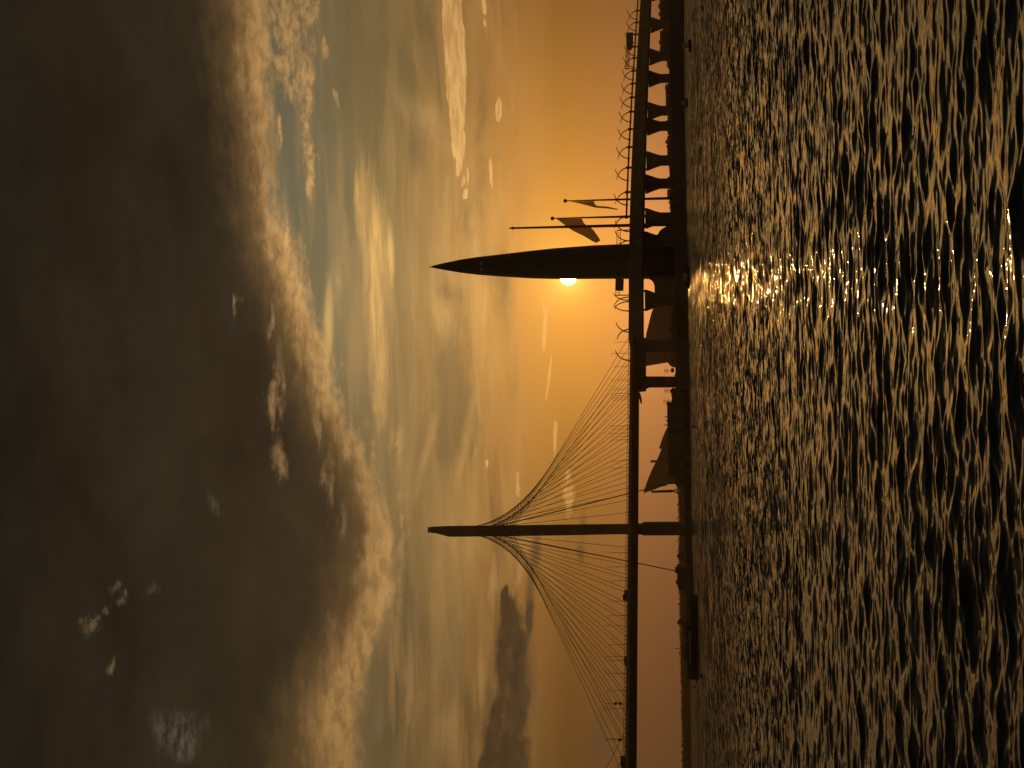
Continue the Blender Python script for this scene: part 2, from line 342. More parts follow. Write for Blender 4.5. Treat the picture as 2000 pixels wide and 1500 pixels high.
# ------------------------------------------------------------------ water
rng = np.random.default_rng(5)
def wave_field(X, Y, sx):
    """sum of many wave trains; sx = mesh spacing, waves shorter than three spacings fade out"""
    H = np.zeros_like(X); ox = np.zeros_like(X); oy = np.zeros_like(X)
    n = 130
    lam = np.exp(rng.uniform(math.log(.12), math.log(1.7), n)); lam[:14] = np.exp(rng.uniform(math.log(2.), math.log(6.), 14))
    th = rng.normal(math.radians(82), .6, n)
    ph = rng.uniform(0, 2 * math.pi, n)
    for l, t, p in zip(lam, th, ph):
        k = 2 * math.pi / l
        slope = 0.0225 if l < 2 else .008
        a = slope / k
        fade = np.clip((l / (sx * 2.6)) - .5, 0, 1)
        arg = k * (X * math.cos(t) + Y * math.sin(t)) + p
        H += a * fade * np.cos(arg)
        s_ = np.sin(arg) * a * fade * .9
        ox -= s_ * math.cos(t); oy -= s_ * math.sin(t)
    g = 0.95 + 0.12 * np.sin(X * .21 + 1.3 * np.sin(Y * .13)) * np.sin(Y * .17 + 1.1 * np.sin(X * .11 + 2))   # gusts
    return H * g, ox * g, oy * g
nc, half = 880, .255
R = np.concatenate([14 * np.exp(.0026 * np.arange(0, 830)), 14 * math.exp(.0026 * 830) * np.exp(.0052 * np.arange(0, 640))]); nr = len(R)
SPC = np.where(np.arange(nr) < 830, .0026, .0052)[:, None] * np.ones((1, nc))
T = np.linspace(-half, half, nc)
RR, TT = np.meshgrid(R, T, indexing='ij')
X = RR * np.sin(TT); Y = RR * np.cos(TT)
H, ox, oy = wave_field(X, Y, RR * SPC)
co = np.stack([X + ox, Y + oy, H], -1).reshape(-1, 3).astype(np.float32)
idx = np.arange(nr * nc).reshape(nr, nc)
q = np.stack([idx[:-1, :-1], idx[:-1, 1:], idx[1:, 1:], idx[1:, :-1]], -1).reshape(-1, 4)
big_ = 4150.0
ext = np.array([[-big_, -600, -.4], [big_, -600, -.4], [big_, big_, -.4], [-big_, big_, -.4]], dtype=np.float32)
nb0 = len(co); co = np.concatenate([co, ext]); q = np.concatenate([q, np.array([[nb0, nb0 + 1, nb0 + 2, nb0 + 3]])])
me = bpy.data.meshes.new('water'); me.vertices.add(len(co)); me.vertices.foreach_set('co', co.ravel())
me.loops.add(q.size); me.loops.foreach_set('vertex_index', q.ravel().astype(np.int32))
me.polygons.add(len(q)); me.polygons.foreach_set('loop_start', np.arange(0, q.size, 4, dtype=np.int32))
me.update(calc_edges=True); me.polygons.foreach_set('use_smooth', np.ones(len(q), bool)); me.validate()
water = bpy.data.objects.new('water', me); COL.objects.link(water); structure(water)
water.data.flip_normals() if me.polygons[0].normal.z < 0 else None
wm_ = bpy.data.materials.new('river_water'); wm_.use_nodes = True; k = N(wm_.node_tree); b = wm_.node_tree.nodes['Principled BSDF']
b.inputs['Base Color'].default_value = (.010, .011, .008, 1); b.inputs['Roughness'].default_value = .035; b.inputs['IOR'].default_value = 1.33
geo = k.new('ShaderNodeNewGeometry'); pos = geo.outputs['Position']
dist = k.v('LENGTH', pos)
far = k.rng(dist, 40, 260)
def noisecol(vec, det):
    n = k.new('ShaderNodeTexNoise'); k.put(n.inputs['Vector'], vec); n.inputs['Scale'].default_value = 1; n.inputs['Detail'].default_value = det; n.inputs['Roughness'].default_value = .6
    return n.outputs['Color']
rip = k.v('SUBTRACT', noisecol(k.v('MULTIPLY', pos, (2.4, 4.2, 1)), 2), (.5, .5, .5))
wav = k.v('SUBTRACT', noisecol(k.v('MULTIPLY', pos, (1.25, .62, 1)), 3), (.5, .5, .5))
grp = k.v('SUBTRACT', noisecol(k.v('MULTIPLY', pos, (.42, .05, 1)), 3), (.5, .5, .5))
gust = k.noise(k.v('MULTIPLY', pos, (.0035, .022, 0)), 1, 4, .6)
gs = k.rng(gust, .36, .64, .78, 1.2)
tilt = k.v('ADD', k.scale(rip, k.m('MULTIPLY', k.rng(dist, 18, 130, .2, 1.2), gs)), k.v('ADD', k.scale(wav, k.m('MULTIPLY', k.rng(dist, 24, 110, 0.0, 1.15), gs)), k.scale(grp, k.rng(dist, 90, 300, 0, .9))))
tilt = k.v('ADD', k.v('MULTIPLY', tilt, (1, 1, 0)), k.comb(0.0, k.m('MULTIPLY', gs, k.rng(dist, 22, 190, 0, -.21)), 0.0))
k.put(b.inputs['Normal'], k.v('NORMALIZE', k.v('ADD', geo.outputs['Normal'], tilt)))
k.put(b.inputs['Roughness'], k.rng(dist, 30, 500, .035, .11))
me.materials.append(wm_)

# ------------------------------------------------------------------ banks and ground
def bank(name, edge_pts, back, z, m, slope=1.5):
    """ground sheet: edge polyline (x,y at the water), sloping face up to z, back to the far points"""
    mb = MB(); a = [Vector((p[0], p[1], -1.2)) for p in edge_pts]; t = [Vector((p[0], p[1] + slope, z)) for p in edge_pts]
    bk = [Vector((p[0], p[1], z)) for p in back]
    mb.quadloft([a, t, bk], cap=False, closed=False)
    return structure(mb.build(name, m))
e_right = [on_z(x, y, 0) for x, y in ((1333, -420), (1334, -200), (1335, 0), (1337, 240), (1340, 430), (1344, 660), (1346.5, 760))]
right_bank = bank('river_bank', e_right, [(p.x * 4.4, 4100) for p in e_right], 6.6, M['stone'], 4)
e_mid = [on_z(x, y, 0) for x, y in ((1346, 750), (1348, 870), (1352, 1080), (1355, 1160), (1361, 1300), (1361.5, 1326))]
spit = bank('river_bank', e_mid, [(e_mid[0].x * 4.4, 4100), (-60, 4100), (-300, 3900), (-360, 3000), (-345, 2430), (-104, e_mid[-1].y + 25)], 2.3, M['earth'], 3)
e_far = [Vector((x, y, 0)) for x, y in ((-3000, 2300), (-1400, 2400), (-700, 2445), (-500, 2450), (-345, 2440), (-200, 2460), (300, 2500))]
farb = bank('ground', e_far, [(p.x * 1.4, 4120) for p in e_far], 2.6, M['earth'], 6)
# quay wall along the water
mb = MB()
for p, q_ in zip(e_mid[:-1], e_mid[1:]):
    d = (q_ - p); mb.box((p + q_) / 2 + Vector((0, .6, 1.4)), (d.length + .3, 1.0, 3.4), d)
tag(mb.build('quay_wall', M['stone']), 'long low dark stone quay wall at the water under the pylon', 'wall')

# ------------------------------------------------------------------ cable stayed bridge
DZ = 30.7                                            # top of the roadway
Pr, Pl = on_z(1228.5, 655, DZ), on_z(1218.0, 1500, DZ)
axd = (Pl - Pr).normalized(); perp = Vector((axd.y, -axd.x, 0)); perp = perp if perp.y > 0 else -perp   # away from the camera
WID = 24.0
# pylon position on the front-edge line + half width
def line_hit(py, off):
    """point on the line parallel to the bridge, off metres behind the front edge, seen in photo row py"""
    d = ray(1225, py); n = Vector((d.y, -d.x, 0)); o = Pr + perp * off
    t = -(o.dot(n)) / axd.dot(n); return o + axd * t
Pyl = line_hit(1033.3, WID / 2); Pyl.z = 0
span = 0.0
bridge = thing('cable_stayed_bridge', 'dark cable stayed road bridge with a tall single mast fanning crossed cables over the river', 'bridge', (Pyl.x, Pyl.y, 0))
Lr = (Pr - Pyl); s_right = Lr.dot(axd)                # negative: to the right
def ax(s, off, z): return Pyl + axd * s + perp * off + Vector((0, 0, z))
SL, SR = 420.0, s_right - 16
def deck_ring(s):
    prof = [(-12, DZ - 2.2), (-12, DZ - 1.1), (12, DZ - 1.1), (12, DZ - 2.2), (7.5, DZ - 4.9), (-7.5, DZ - 4.9)]
    return [ax(s, o, z) for o, z in prof]
mb = MB().quadloft([deck_ring(s) for s in (SL, SL * .5, 0, SR * .5, SR)])
mb.build('deck', M['concrete'], bridge)
for off in (-12.15, 12.15):
    mb = MB(); n = 60
    mb.box(ax((SL + SR) / 2, off, DZ - 1.35), (SL - SR, .26, 1.3), axd)
    mb.build('edge_beam', M['pale'], bridge)
    mb = MB()
    mb.tube([ax(SL, off, DZ + .25), ax(SR, off, DZ + .25)], .09, 4)
    mb.tube([ax(SL, off, DZ - .25), ax(SR, off, DZ - .25)], .06, 4)
    s = SR
    while s < SL:
        mb.box(ax(s, off, DZ - .25), (.22, .16, 1.0), axd); s += 2.4
    mb.build('railing', M['steel'], bridge)
PD = Pyl.y
def pylon(s0):
    # the shape is read at the visible pylon's depth and moved along the bridge
    sh = axd * s0
    c = lambda px, ya, yb: [at(px, ya, PD), at(px, yb, PD)]
    prof = [(842, 1029.3, 1040.2), (850, 1028.8, 1040.8), (858, 1028.4, 1042.5), (866, 1028.1, 1044.6), (873, 1027.8, 1046.8), (878, 1027.6, 1047.8), (920, 1027.2, 1047.6), (1000, 1026.2, 1046.6), (1120, 1024.6, 1044.8), (1222, 1023.6, 1042.8), (1247, 1023.4, 1042.6)]
    rings = []
    for px, a, bb in prof:
        l, r = at(px, bb, PD), at(px, a, PD); zc = (l.z + r.z) / 2
        dep = (r.x - l.x) * .75 if px > 878 else 3.6
        rings.append([Vector((l.x, PD - dep / 2, zc)) + sh, Vector((r.x, PD - dep / 2, zc)) + sh, Vector((r.x, PD + dep / 2, zc)) + sh, Vector((l.x, PD + dep / 2, zc)) + sh])
    py_ = MB().quadloft(rings).build('pylon', M['concrete'], bridge)
    t = rings[0]; cc = sum(t, Vector()) / 4
    MB().box(cc + Vector((0, 0, .7)), (2.5, 3.3, 1.5)).build('cap', M['trim'], py_)
    lo = [(1243.5, 1023.3, 1042.8), (1253, 1023.3, 1042.8), (1256.5, 1020.3, 1044.6), (1300, 1020.0, 1044.4), (1343, 1019.8, 1044.2)]
    rings = []
    for px, a, bb in lo:
        l, r = at(px, bb, PD), at(px, a, PD); zc = (l.z + r.z) / 2; dep = 8.5
        rings.append([Vector((l.x, PD - dep / 2, zc)) + sh, Vector((r.x, PD - dep / 2, zc)) + sh, Vector((r.x, PD + dep / 2, zc)) + sh, Vector((l.x, PD + dep / 2, zc)) + sh])
    MB().quadloft(rings).build('pylon_shaft', M['concrete'], bridge)
    MB().box(Vector((rings[-1][0].x + 3 , PD, 1.0)), (14, 13, 4.5), axd).build('pylon_footing', M['stone'], bridge)
pylon(0); pylon(2 * (line_hit(1432, -0.0) - Pyl).dot(axd) * .985)
S2 = 2 * (line_hit(1432, 0.0) - Pyl).dot(axd) * .985
# stay cables: anchors evenly along both deck edges; low on the mast for the far anchors, high for the near ones
pz = lambda px: at(px, 1034, PD).z
s_far_r, s_far_l = (line_hit(657, 0) - Pyl).dot(axd), (line_hit(1440, 0) - Pyl).dot(axd)
NC = 11
for s0 in (0, S2):
    for side, sfar in ((-1, s_far_r), (1, s_far_l)):
        for off in (-11.2, 11.2):
            nc_ = 15 if not s0 else 8
            for i in range(nc_):
                f = i / (nc_ - 1)
                s = sfar * (1 - f * .90) + (side * 6 if off > 0 else 0) * (1 - f)
                if s0 and side > 0: s = abs(s)
                zt = pz(1000) + (pz(914) - pz(1000)) * f
                top = ax(s0 + side * 1.4, off * .06, zt); bot = ax(s0 + s, off, DZ + .2)
                sag = Vector((0, 0, -(top - bot).length * .004))
                MB().tube([bot, bot.lerp(top, .5) + sag, top], .115, 5).build('stay_cable', M['cable'], bridge)
# anchor cables that run down past the deck to the ground on both sides
for (a, c_) in (((905, 1044), (1319, 1115)), ((950, 1022), (1324, 940))):
    top = Vector((Pyl.x, PD + 14, at(a[0], a[1], PD).z)); bot = at(c_[0], c_[1], PD + 34)
    MB().tube([top, bot], .26, 6).build('anchor_cable', M['cable'], bridge)
# portal pier at the right end
DP = line_hit(712, WID / 2).y
def pprism(pts, D, T, name, m, parent, off=0):
    return MB().prism([at(x, y, D + off) for x, y in pts], (0, T, 0)).build(name, m, parent)
rc = [(1319, 693), (1319, 729), (1317, 733), (1312, 735), (1264, 735), (1261, 733), (1259, 730), (1259, 691), (1261, 688), (1264, 687), (1313, 687), (1317, 689)]
pprism([(1250, 655), (1255, 655), (1255.5, 659), (1261, 659.5), (1261.5, 764.5), (1252, 765.5), (1246, 765), (1246, 656)], DP, 9, 'crossbeam', M['concrete'], bridge)
pprism([(1259.5, 664), (1259.5, 691.5), (1261, 688.5), (1264, 687), (1344, 686.5), (1344.5, 664)], DP, 6, 'pier_leg', M['concrete'], bridge, .3)
pprism([(1259.5, 731), (1261, 734), (1264, 735), (1346, 735.5), (1346, 757), (1268, 757), (1260, 761)], DP, 6, 'pier_leg', M['concrete'], bridge, .3)
pprism([(1319, 686), (1317, 689), (1319, 693), (1319, 729), (1317, 733), (1319, 737), (1344, 737), (1344, 686)], DP, 5, 'tie_beam', M['concrete'], bridge, .5)
mb = MB(); g0 = [(1247, 766), (1250, 767), (1253, 777), (1254, 788), (1252, 789), (1250, 785), (1247, 771)]
mb.prism([at(x, y, DP - 4) for x, y in g0], (0, 2.0, 0)); go = mb.build('inspection_gondola', M['steel'])
tag(go, 'small steel inspection gondola hanging under the deck beside the portal pier', 'gondola')

# slender lamp posts on the cable-stayed deck
BR = [668, 690, 716, 742, 760, 768, 773, 777, 781, 832, 838, 846, 852, 859, 900, 914, 1079, 1107, 1134, 1174, 1202, 1222, 1259, 1282, 1290, 1315, 1349, 1384, 1443]
proto = None
for i, y in enumerate(sorted(BR)):
    base = line_hit(y, 1.0 if i % 2 else 23.0); base.z = DZ
    lb = 'thin straight lamp post on the %s edge of the stayed deck' % ('near' if i % 2 else 'far')
    base.z = DZ - 1.1
    where = 'right of the mast' if y < 1033 else 'left of the mast'
    lb = lb + ', ' + where
    if proto is None:
        proto = thing('street_lamp', lb, 'street lamp', base, 'slender lamp posts on the cable stayed deck ' + ('near side ' if i % 2 else 'far side ') + where)
        MB().tube([base, base + Vector((0, 0, 9.7))], [.13, .07], 6).build('pole', M['steel'], proto)
        MB().box(base + Vector((0, 0, 9.75)) + perp * .3, (.3, .9, .14), axd).build('lamp_head', M['steel'], proto)
    else:
        copy_thing(proto, base, lb, 'slender lamp posts on the cable stayed deck ' + ('near side ' if i % 2 else 'far side ') + where)
# double disc signal and single disc sign
def disc_sign(y, hs, label, top):
    b_ = line_hit(y, 1.2); b_.z = DZ - 1.1; t = thing('traffic_sign', label, 'sign', b_)
    MB().tube([b_, b_ + Vector((0, 0, top))], .1, 6).build('pole', M['steel'], t)
    for h in hs: MB().tube([b_ + Vector((0, -.25, h)), b_ + Vector((0, -.13, h))], .72, 12).build('sign_disc', M['sign'], t)
disc_sign(1374, (3.0, 5.0), 'tall thin post with two round discs stacked on it near left end of the deck', 9.6)
disc_sign(1445, (3.0,), 'thin post with a single round disc at the foot of the outermost cable', 9.4)
# vehicles on the deck
def vehicle(y, off, L_, H_, label, name, cat, cab=True):
    b_ = line_hit(y, off); b_.z = DZ - 1.09; t = thing(name, label, cat, b_)
    f = lambda s, o, z: b_ + axd * s + perp * o + Vector((0, 0, z))
    if cab:
        MB().box(f(-.9, 0, .55 + (H_ - .55) / 2), (L_ - 2.2, 2.4, H_ - .55), axd).build('cargo_box', M['wall'], t)
        r = [[f(L_ / 2 - 2.0, -1.15, z) for z in (.5,)]]
        pr = [(L_ / 2 - 1.95, .5), (L_ / 2 - .02, .5), (L_ / 2, 1.3), (L_ / 2 - .5, 2.5), (L_ / 2 - 1.95, 2.6)]
        MB().prism([f(s, -1.15, z) for s, z in pr], perp * 2.3).build('cab', M['hull'], t)
    else:
        pr = [(-L_ / 2, .4), (L_ / 2, .4), (L_ / 2, .9), (L_ / 2 - 1.1, 1.1), (L_ / 2 - 1.9, H_), (-L_ / 2 + .6, H_), (-L_ / 2, 1.1)]
        MB().prism([f(s, -.85, z) for s, z in pr], perp * 1.7).build('body', M['hull'], t)
    for s in (-L_ / 2 + 1, L_ / 2 - 1):
        for o in (-1.0, .8):
            MB().tube([f(s, o, .42), f(s, o + .25, .42)], .42, 10).build('wheel', M['rubber'], t)
vehicle(1488, 2.6, 5.0, 2.6, 'dark box lorry driving at the far left end of the deck', 'lorry', 'lorry')
vehicle(1163, 2.6, 4.6, 1.9, 'small dark van on the deck just left of the mast', 'van', 'van')
vehicle(1292, 2.6, 4.4, 1.6, 'dark car on the deck midway between mast and double disc post', 'car', 'car', False)

# ------------------------------------------------------------------ viaduct
vy = [655, 600, 540, 480, 430, 370, 310, 250, 190, 125, 60, 0, -60, -120]
vx = np.interp(vy[::-1], [-120, 0, 125, 250, 370, 480, 560, 655], [1258.8, 1251.2, 1243.8, 1236.8, 1232.0, 1229.3, 1228.6, 1228.5])[::-1]
raw = np.array([list(on_z(x, y, DZ)[:2]) for x, y in zip(vx, vy)])
tt = np.linspace(0, 1, len(raw)); cf = [np.polyfit(tt, raw[:, i], 3) for i in (0, 1)]
VN = 60
vp = [Vector((np.polyval(cf[0], t), np.polyval(cf[1], t), 0)) for t in np.linspace(-.015, 1.3, VN)]
vt = [(vp[min(i + 1, VN - 1)] - vp[max(i - 1, 0)]).normalized() for i in range(VN)]
vn = [Vector((-t.y, t.x, 0)) if -t.y * 0 + t.x > 0 else Vector((t.y, -t.x, 0)) for t in vt]
VW = 22.0
via = thing('road_viaduct', 'long dark approach viaduct on flared piers receding to the right', 'viaduct', (vp[5].x, vp[5].y, 0))
def vring(i, prof): return [vp[i] + vn[i] * o + Vector((0, 0, z)) for o, z in prof]
MB().quadloft([vring(i, [(0, DZ - 7), (0, DZ), (VW, DZ), (VW, DZ - 7), (VW - 4, DZ - 7.4), (4, DZ - 7.4)]) for i in range(VN)]).build('deck', M['concrete'], via)
MB().quadloft([vring(i, [(-.5, DZ - 1.0), (-.5, DZ + .15), (-.05, DZ + .15), (-.05, DZ - 1.0)]) for i in range(VN)]).build('edge_beam', M['pale'], via)
def v_at(py, off=0.0):
    """point on the viaduct line seen in photo row py"""
    d = ray(1240, py); n = Vector((d.y, -d.x, 0)); best = None
    for i in range(VN - 1):
        a, b_ = vp[i] + vn[i] * off, vp[i + 1] + vn[i + 1] * off
        fa, fb = a.dot(n), b_.dot(n)
        if fa * fb <= 0 and abs(fa - fb) > 1e-9:
            u = fa / (fa - fb); return a.lerp(b_, u), vt[i], vn[i]
    i = 0 if py > 300 else VN - 1
    return vp[i] + vn[i] * off, vt[i], vn[i]
NODES = [-2, 21, 44, 67, 91, 113, 138, 163, 190, 218, 252, 287, 327, 375, 423]
# raised parapet beam on knuckles
mb = MB()
i1 = [i for i in range(VN) if F * math.atan2(vp[i].x, vp[i].y) > 750 - 428]
mb.quadloft([vring(i, [(-.3, DZ + 1.5), (-.3, DZ + 2.5), (.3, DZ + 2.5), (.3, DZ + 1.5)]) for i in i1]).build('parapet_beam', M['steel'], via)
for y in NODES:
    p, t, n = v_at(y)
    mb = MB(); mb.quadloft([[p + t * (a * sx) + n * (b2 * sy) + Vector((0, 0, z)) for sx, sy in ((-1, -1), (1, -1), (1, 1), (-1, 1))] for z, a, b2 in ((DZ - .1, .45, .45), (DZ + 1.2, .55, .5), (DZ + 2.0, 1.3, .6), (DZ + 2.9, .9, .5), (DZ + 3.5, .25, .25))])
    mb.build('knuckle_post', M['steel'], via)
# flared piers: (row in the photo, half widths, bearing gap, which side of the deck)
def pier(y, gap, off, wt=5.6, wb=3.0):
    p, t, n = v_at(y, off); top = DZ - 7.4 - (.9 if gap else -.1)
    pr = []
    for z, wd, dp in ((top, wt, 1.6), (top - 1.0, wt, 1.6), (top - 5.5, wb + .9, 1.4), (top - 8.6, wb, 1.3), (4, wb, 1.3)):
        c0 = p + Vector((0, 0, z)); sx = Vector((1, 0, 0)); sy = Vector((0, 1, 0))
        pr.append([c0 - sx * wd - sy * dp, c0 + sx * wd - sy * dp, c0 + sx * wd + sy * dp, c0 - sx * wd + sy * dp])
    o = MB().quadloft(pr).build('pier', M['concrete'], via)
    if gap:
        for s in (-1, 1):
            MB().box(p + Vector((s * (wt - .6), 0, top + .47)), (1.0, 1.6, 1.1)).build('bearing', M['steel'], o)
for y in (50, 112, 218, 315, 427, 587): pier(y, True, 3.0)
for y in (-10, 155, 248, 360, 472): pier(y, False, VW - 4)
# curved lamps leaning inwards from both edges of the viaduct
def arc(base, d, h=7.6, reach=7.8):
    pts = []
    for k_ in range(9):
        u = k_ / 8; pts.append(base + Vector((0, 0, h * (.08 + .92 * math.sin(u * math.pi / 2 * .88) / math.sin(math.pi / 2 * .88)) if u > 0 else 0)) + d * (reach * (1 - math.cos(u * math.pi / 2 * .92))))
    return pts
def lamp_proto(d, label, group):
    t = thing('curved_street_lamp', label, 'street lamp', (0, 0, 0), group)
    p = arc(Vector((0, 0, 0)), d); MB().tube(p, [.36 - .018 * i for i in range(9)], 6).build('curved_pole', M['steel'], t)
    MB().box(p[-1] + d * .3 + Vector((0, 0, .1)), (.9, .5, .16), d).build('lamp_head', M['steel'], t)
    return t
LN = [21, 44, 67, 91, 113, 138, 163, 190, 218, 252, 287, 327, 375, 423, 470, 524, 580, 589, 643]
RN = [38, 60, 84, 108, 131, 156, 183, 209, 238, 272, 309, 352, 400, 452, 470, 586, 607, 649, 704]
gL, gR = 'curved lamps on the near edge of the viaduct leaning left', 'curved lamps on the far edge of the viaduct leaning right'
special = {('L', 643): 'left leaning lamp of the isolated crossed pair right of the portal pier', ('R', 649): 'right leaning lamp of the isolated crossed pair right of the portal pier',
           ('R', 704): 'lone curved lamp above the portal pier', ('R', 607): 'curved lamp leaning right, first left of the lamps beside the tower',
           ('L', 21): 'last left leaning curved lamp at the right end of the viaduct'}
for key, ys, sgn, g in (('L', LN, 1, gL), ('R', RN, -1, gR)):
    pr = None
    for y in ys:
        p, nn = (v_at(y, .3)[0].copy(), v_at(y, .3)[2]) if y < 640 else (line_hit(y, .6), perp)
        p.z = DZ + (1.2 if y < 430 else 0) - (1.1 if y > 640 else 0); ang = math.atan2(nn.y * sgn, nn.x * sgn)
        zone = 'left of the tower' if y > 545 else ('between tower and third flagpole' if y > 440 else 'right of the flagpoles')
        lb = special.get((key, y), 'curved lamp leaning %s over the viaduct, %s' % ('left' if key == 'L' else 'right', zone))
        gg = g + ', ' + zone
        if pr is None:
            pr = lamp_proto(Vector((1, 0, 0)), lb, gg); pr.location = p; pr.rotation_euler = (0, 0, ang)
            # children were built round the world origin, so they follow the thing
        else: copy_thing(pr, p, lb, gg).rotation_euler = (0, 0, ang)
# sign gantries
def gantry(y0, y1, x0, x1, board, label, foot):
    a, t0, _ = v_at(y0, 1.0); b_, t1, _ = v_at(y1, 1.0)
    zt, zb = at(x0, y0, a.y).z, at(x1, y0, a.y).z
    g = thing('overhead_sign_gantry', label, 'sign gantry', (a.x, a.y, DZ))
    mb = MB(); A1, B1 = Vector((a.x, a.y, zt)), Vector((b_.x, b_.y, zt)); A2, B2 = Vector((a.x, a.y, zb)), Vector((b_.x, b_.y, zb))
    mb.tube([A1, B1], .14, 5); mb.tube([A2, B2], .14, 5); n = max(6, int((B1 - A1).length / 2.2))
    for i in range(n + 1):
        mb.tube([A1.lerp(B1, i / n), A2.lerp(B2, i / n)], .08, 4)
        if i < n: mb.tube([A1.lerp(B1, i / n), A2.lerp(B2, (i + 1) / n)], .07, 4)
    mb.build('truss', M['steel'], g)
    for P in (A1, B1): MB().tube([Vector((P.x, P.y, DZ)), P], .28, 8).build('post', M['steel'], g)
    D = min(a.y, b_.y) - 1.2
    o = MB().prism([at(x, y, D) for x, y in board], (0, .5, 0)).build('sign_board', M['sign'], g)
gantry(449, 576, 1205, 1212, [(1202, 544), (1201.5, 567.5), (1217.5, 568.5), (1218.5, 545)], 'overhead gantry with dark sign board on the viaduct in front of the tower', 0)
gantry(66, 134, 1226.5, 1233, [(1223, 63.5), (1223.3, 96), (1232, 98), (1236.5, 92), (1236.5, 63)], 'overhead gantry with dark sign board near the right end of the viaduct', 0)

# ------------------------------------------------------------------ tower
TD = 1250.0
up_e = [(838.5, 521.3), (848, 518.2), (860, 515.2), (880, 511), (900, 506.8), (930, 502.2), (960, 498.8), (1000, 494), (1040, 489.3), (1080, 485), (1120, 481.9), (1160, 479), (1200, 477.3), (1230, 476.3), (1262, 476.5), (1328, 477)]
lo_e = [(838.5, 521.9), (848, 523.6), (860, 526.0), (880, 529.6), (900, 532.8), (930, 536.6), (960, 539.0), (1000, 541.8), (1040, 544.0), (1080, 545.1), (1120, 545.3), (1160, 544.9), (1200, 544.8), (1230, 544.9), (1262, 545), (1328, 545)]
rings = []; NS = 40
tbase = at(1312, 510, TD)
tower = thing('skyscraper', 'tall dark needle shaped tower tapering to a point, hiding half the sun', 'tower', (tbase.x, TD, tbase.z))
def tring(i0):
    (xa, ya), (xb, yb) = up_e[i0], lo_e[i0]; a, b_ = at(xa, ya, TD), at(xb, yb, TD)
    c = (a + b_) / 2; r = abs(a.x - b_.x) / 2; c.y = TD
    return c, r
for i in range(len(up_e)):
    c, r = tring(i)
    rings.append([c + Vector((r * math.cos(2 * math.pi * k_ / NS), r * .95 * math.sin(2 * math.pi * k_ / NS), 0)) for k_ in range(NS)])
tb = MB().quadloft(rings).build('glass_shell', M['glass'], tower, smooth=True)
for i0, fr in ((6, 0), (9, 0), (12, 0)):
    pass
# vertical mullions and floor bands
mb = MB()
for k_ in [q_ for q_ in range(0, NS, 2) if math.cos(math.pi * 2 * q_ / NS) ** 2 < .75]:
    mb.tube([rings[i][k_] + (rings[i][k_] - sum(rings[i], Vector()) / NS).normalized() * .05 for i in range(2, len(rings))], .13, 4)
mb.build('mullions', M['steel'], tower)
for (x, y) in ((939, 515), (940, 526), (993, 502)):
    p = at(x, y, TD - 9); c = Vector((p.x, TD, p.z))
    rr_ = np.interp(x, [q1[0] for q1 in up_e], [tring(i)[1] for i in range(len(up_e))])
    cxm = (at(x, np.interp(x, [q1[0] for q1 in up_e], [q1[1] for q1 in up_e]), TD).x + at(x, np.interp(x, [q1[0] for q1 in lo_e], [q1[1] for q1 in lo_e]), TD).x) / 2
    u = max(-.95, min(.95, (at(x, y, TD).x - cxm) / rr_))
    MB().box(Vector((at(x, y, TD).x, TD - rr_ * .95 * math.sqrt(1 - u * u) - .05, p.z)), (2.2, .6, 1.3)).build('pale_window_light', M['trim'], tower)  # faint window lights of the tower, put in as pale trim colour
# podium: curved wings round the foot
pod = MB().prism([at(x, y, TD - 16) for x, y in ((1256, 479), (1258, 474), (1268, 471), (1276, 466), (1279, 461), (1285, 457), (1289, 450), (1296, 445), (1303, 441), (1328, 438), (1328, 481))], (0, 26, 0)).build('podium_wing', M['roof'], tower)
pod2 = MB().prism([at(x, y, TD - 12) for x, y in ((1266, 540), (1273, 544.5), (1276, 551), (1278, 557), (1278.5, 571), (1328, 574), (1328, 540))], (0, 30, 0)).build('podium_wing', M['wall'], tower)

# ------------------------------------------------------------------ flagpoles and flags
def flagpole(top, base, D, r_top, r_base, ball, label):
    b_ = at(base[0], base[1], D); t_ = at(top[0], top[1], D); b_.x = t_.x * .0 + b_.x; b_.z = 6.6
    g = thing('flagpole', label, 'flagpole', (t_.x, D, 6.6)); B0 = Vector((t_.x, D, 6.6))
    MB().tube([B0, B0.lerp(t_, .55), t_], [r_base, (r_base + r_top) / 2, r_top], 10).build('pole', M['pole'], g, smooth=True)
    if ball: MB().ball(t_ + Vector((0, 0, .6)), 1.15).build('finial_ball', M['ball'], g, smooth=True)
    else: MB().quadloft([[t_ + Vector((math.cos(k_ * .785) * r, math.sin(k_ * .785) * r, z)) for k_ in range(8)] for z, r in ((-.2, .75), (.9, .8), (1.3, .45), (2.2, .5), (2.6, .1))]).build('finial', M['ball'], g)
FD = 1130
flagpole((1106, 392.3), (1230, 390), FD, .28, .85, True, 'shortest red flagpole, with a ball top and a small drooping flag')
flagpole((1081, 426.5), (1230, 423), FD, .28, .95, True, 'middle red flagpole, with a ball top and a large drooping flag')
flagpole((1003, 445.5), (1230, 440.5), FD - 25, .55, 1.05, False, 'tallest bare red flagpole standing beside the tower')
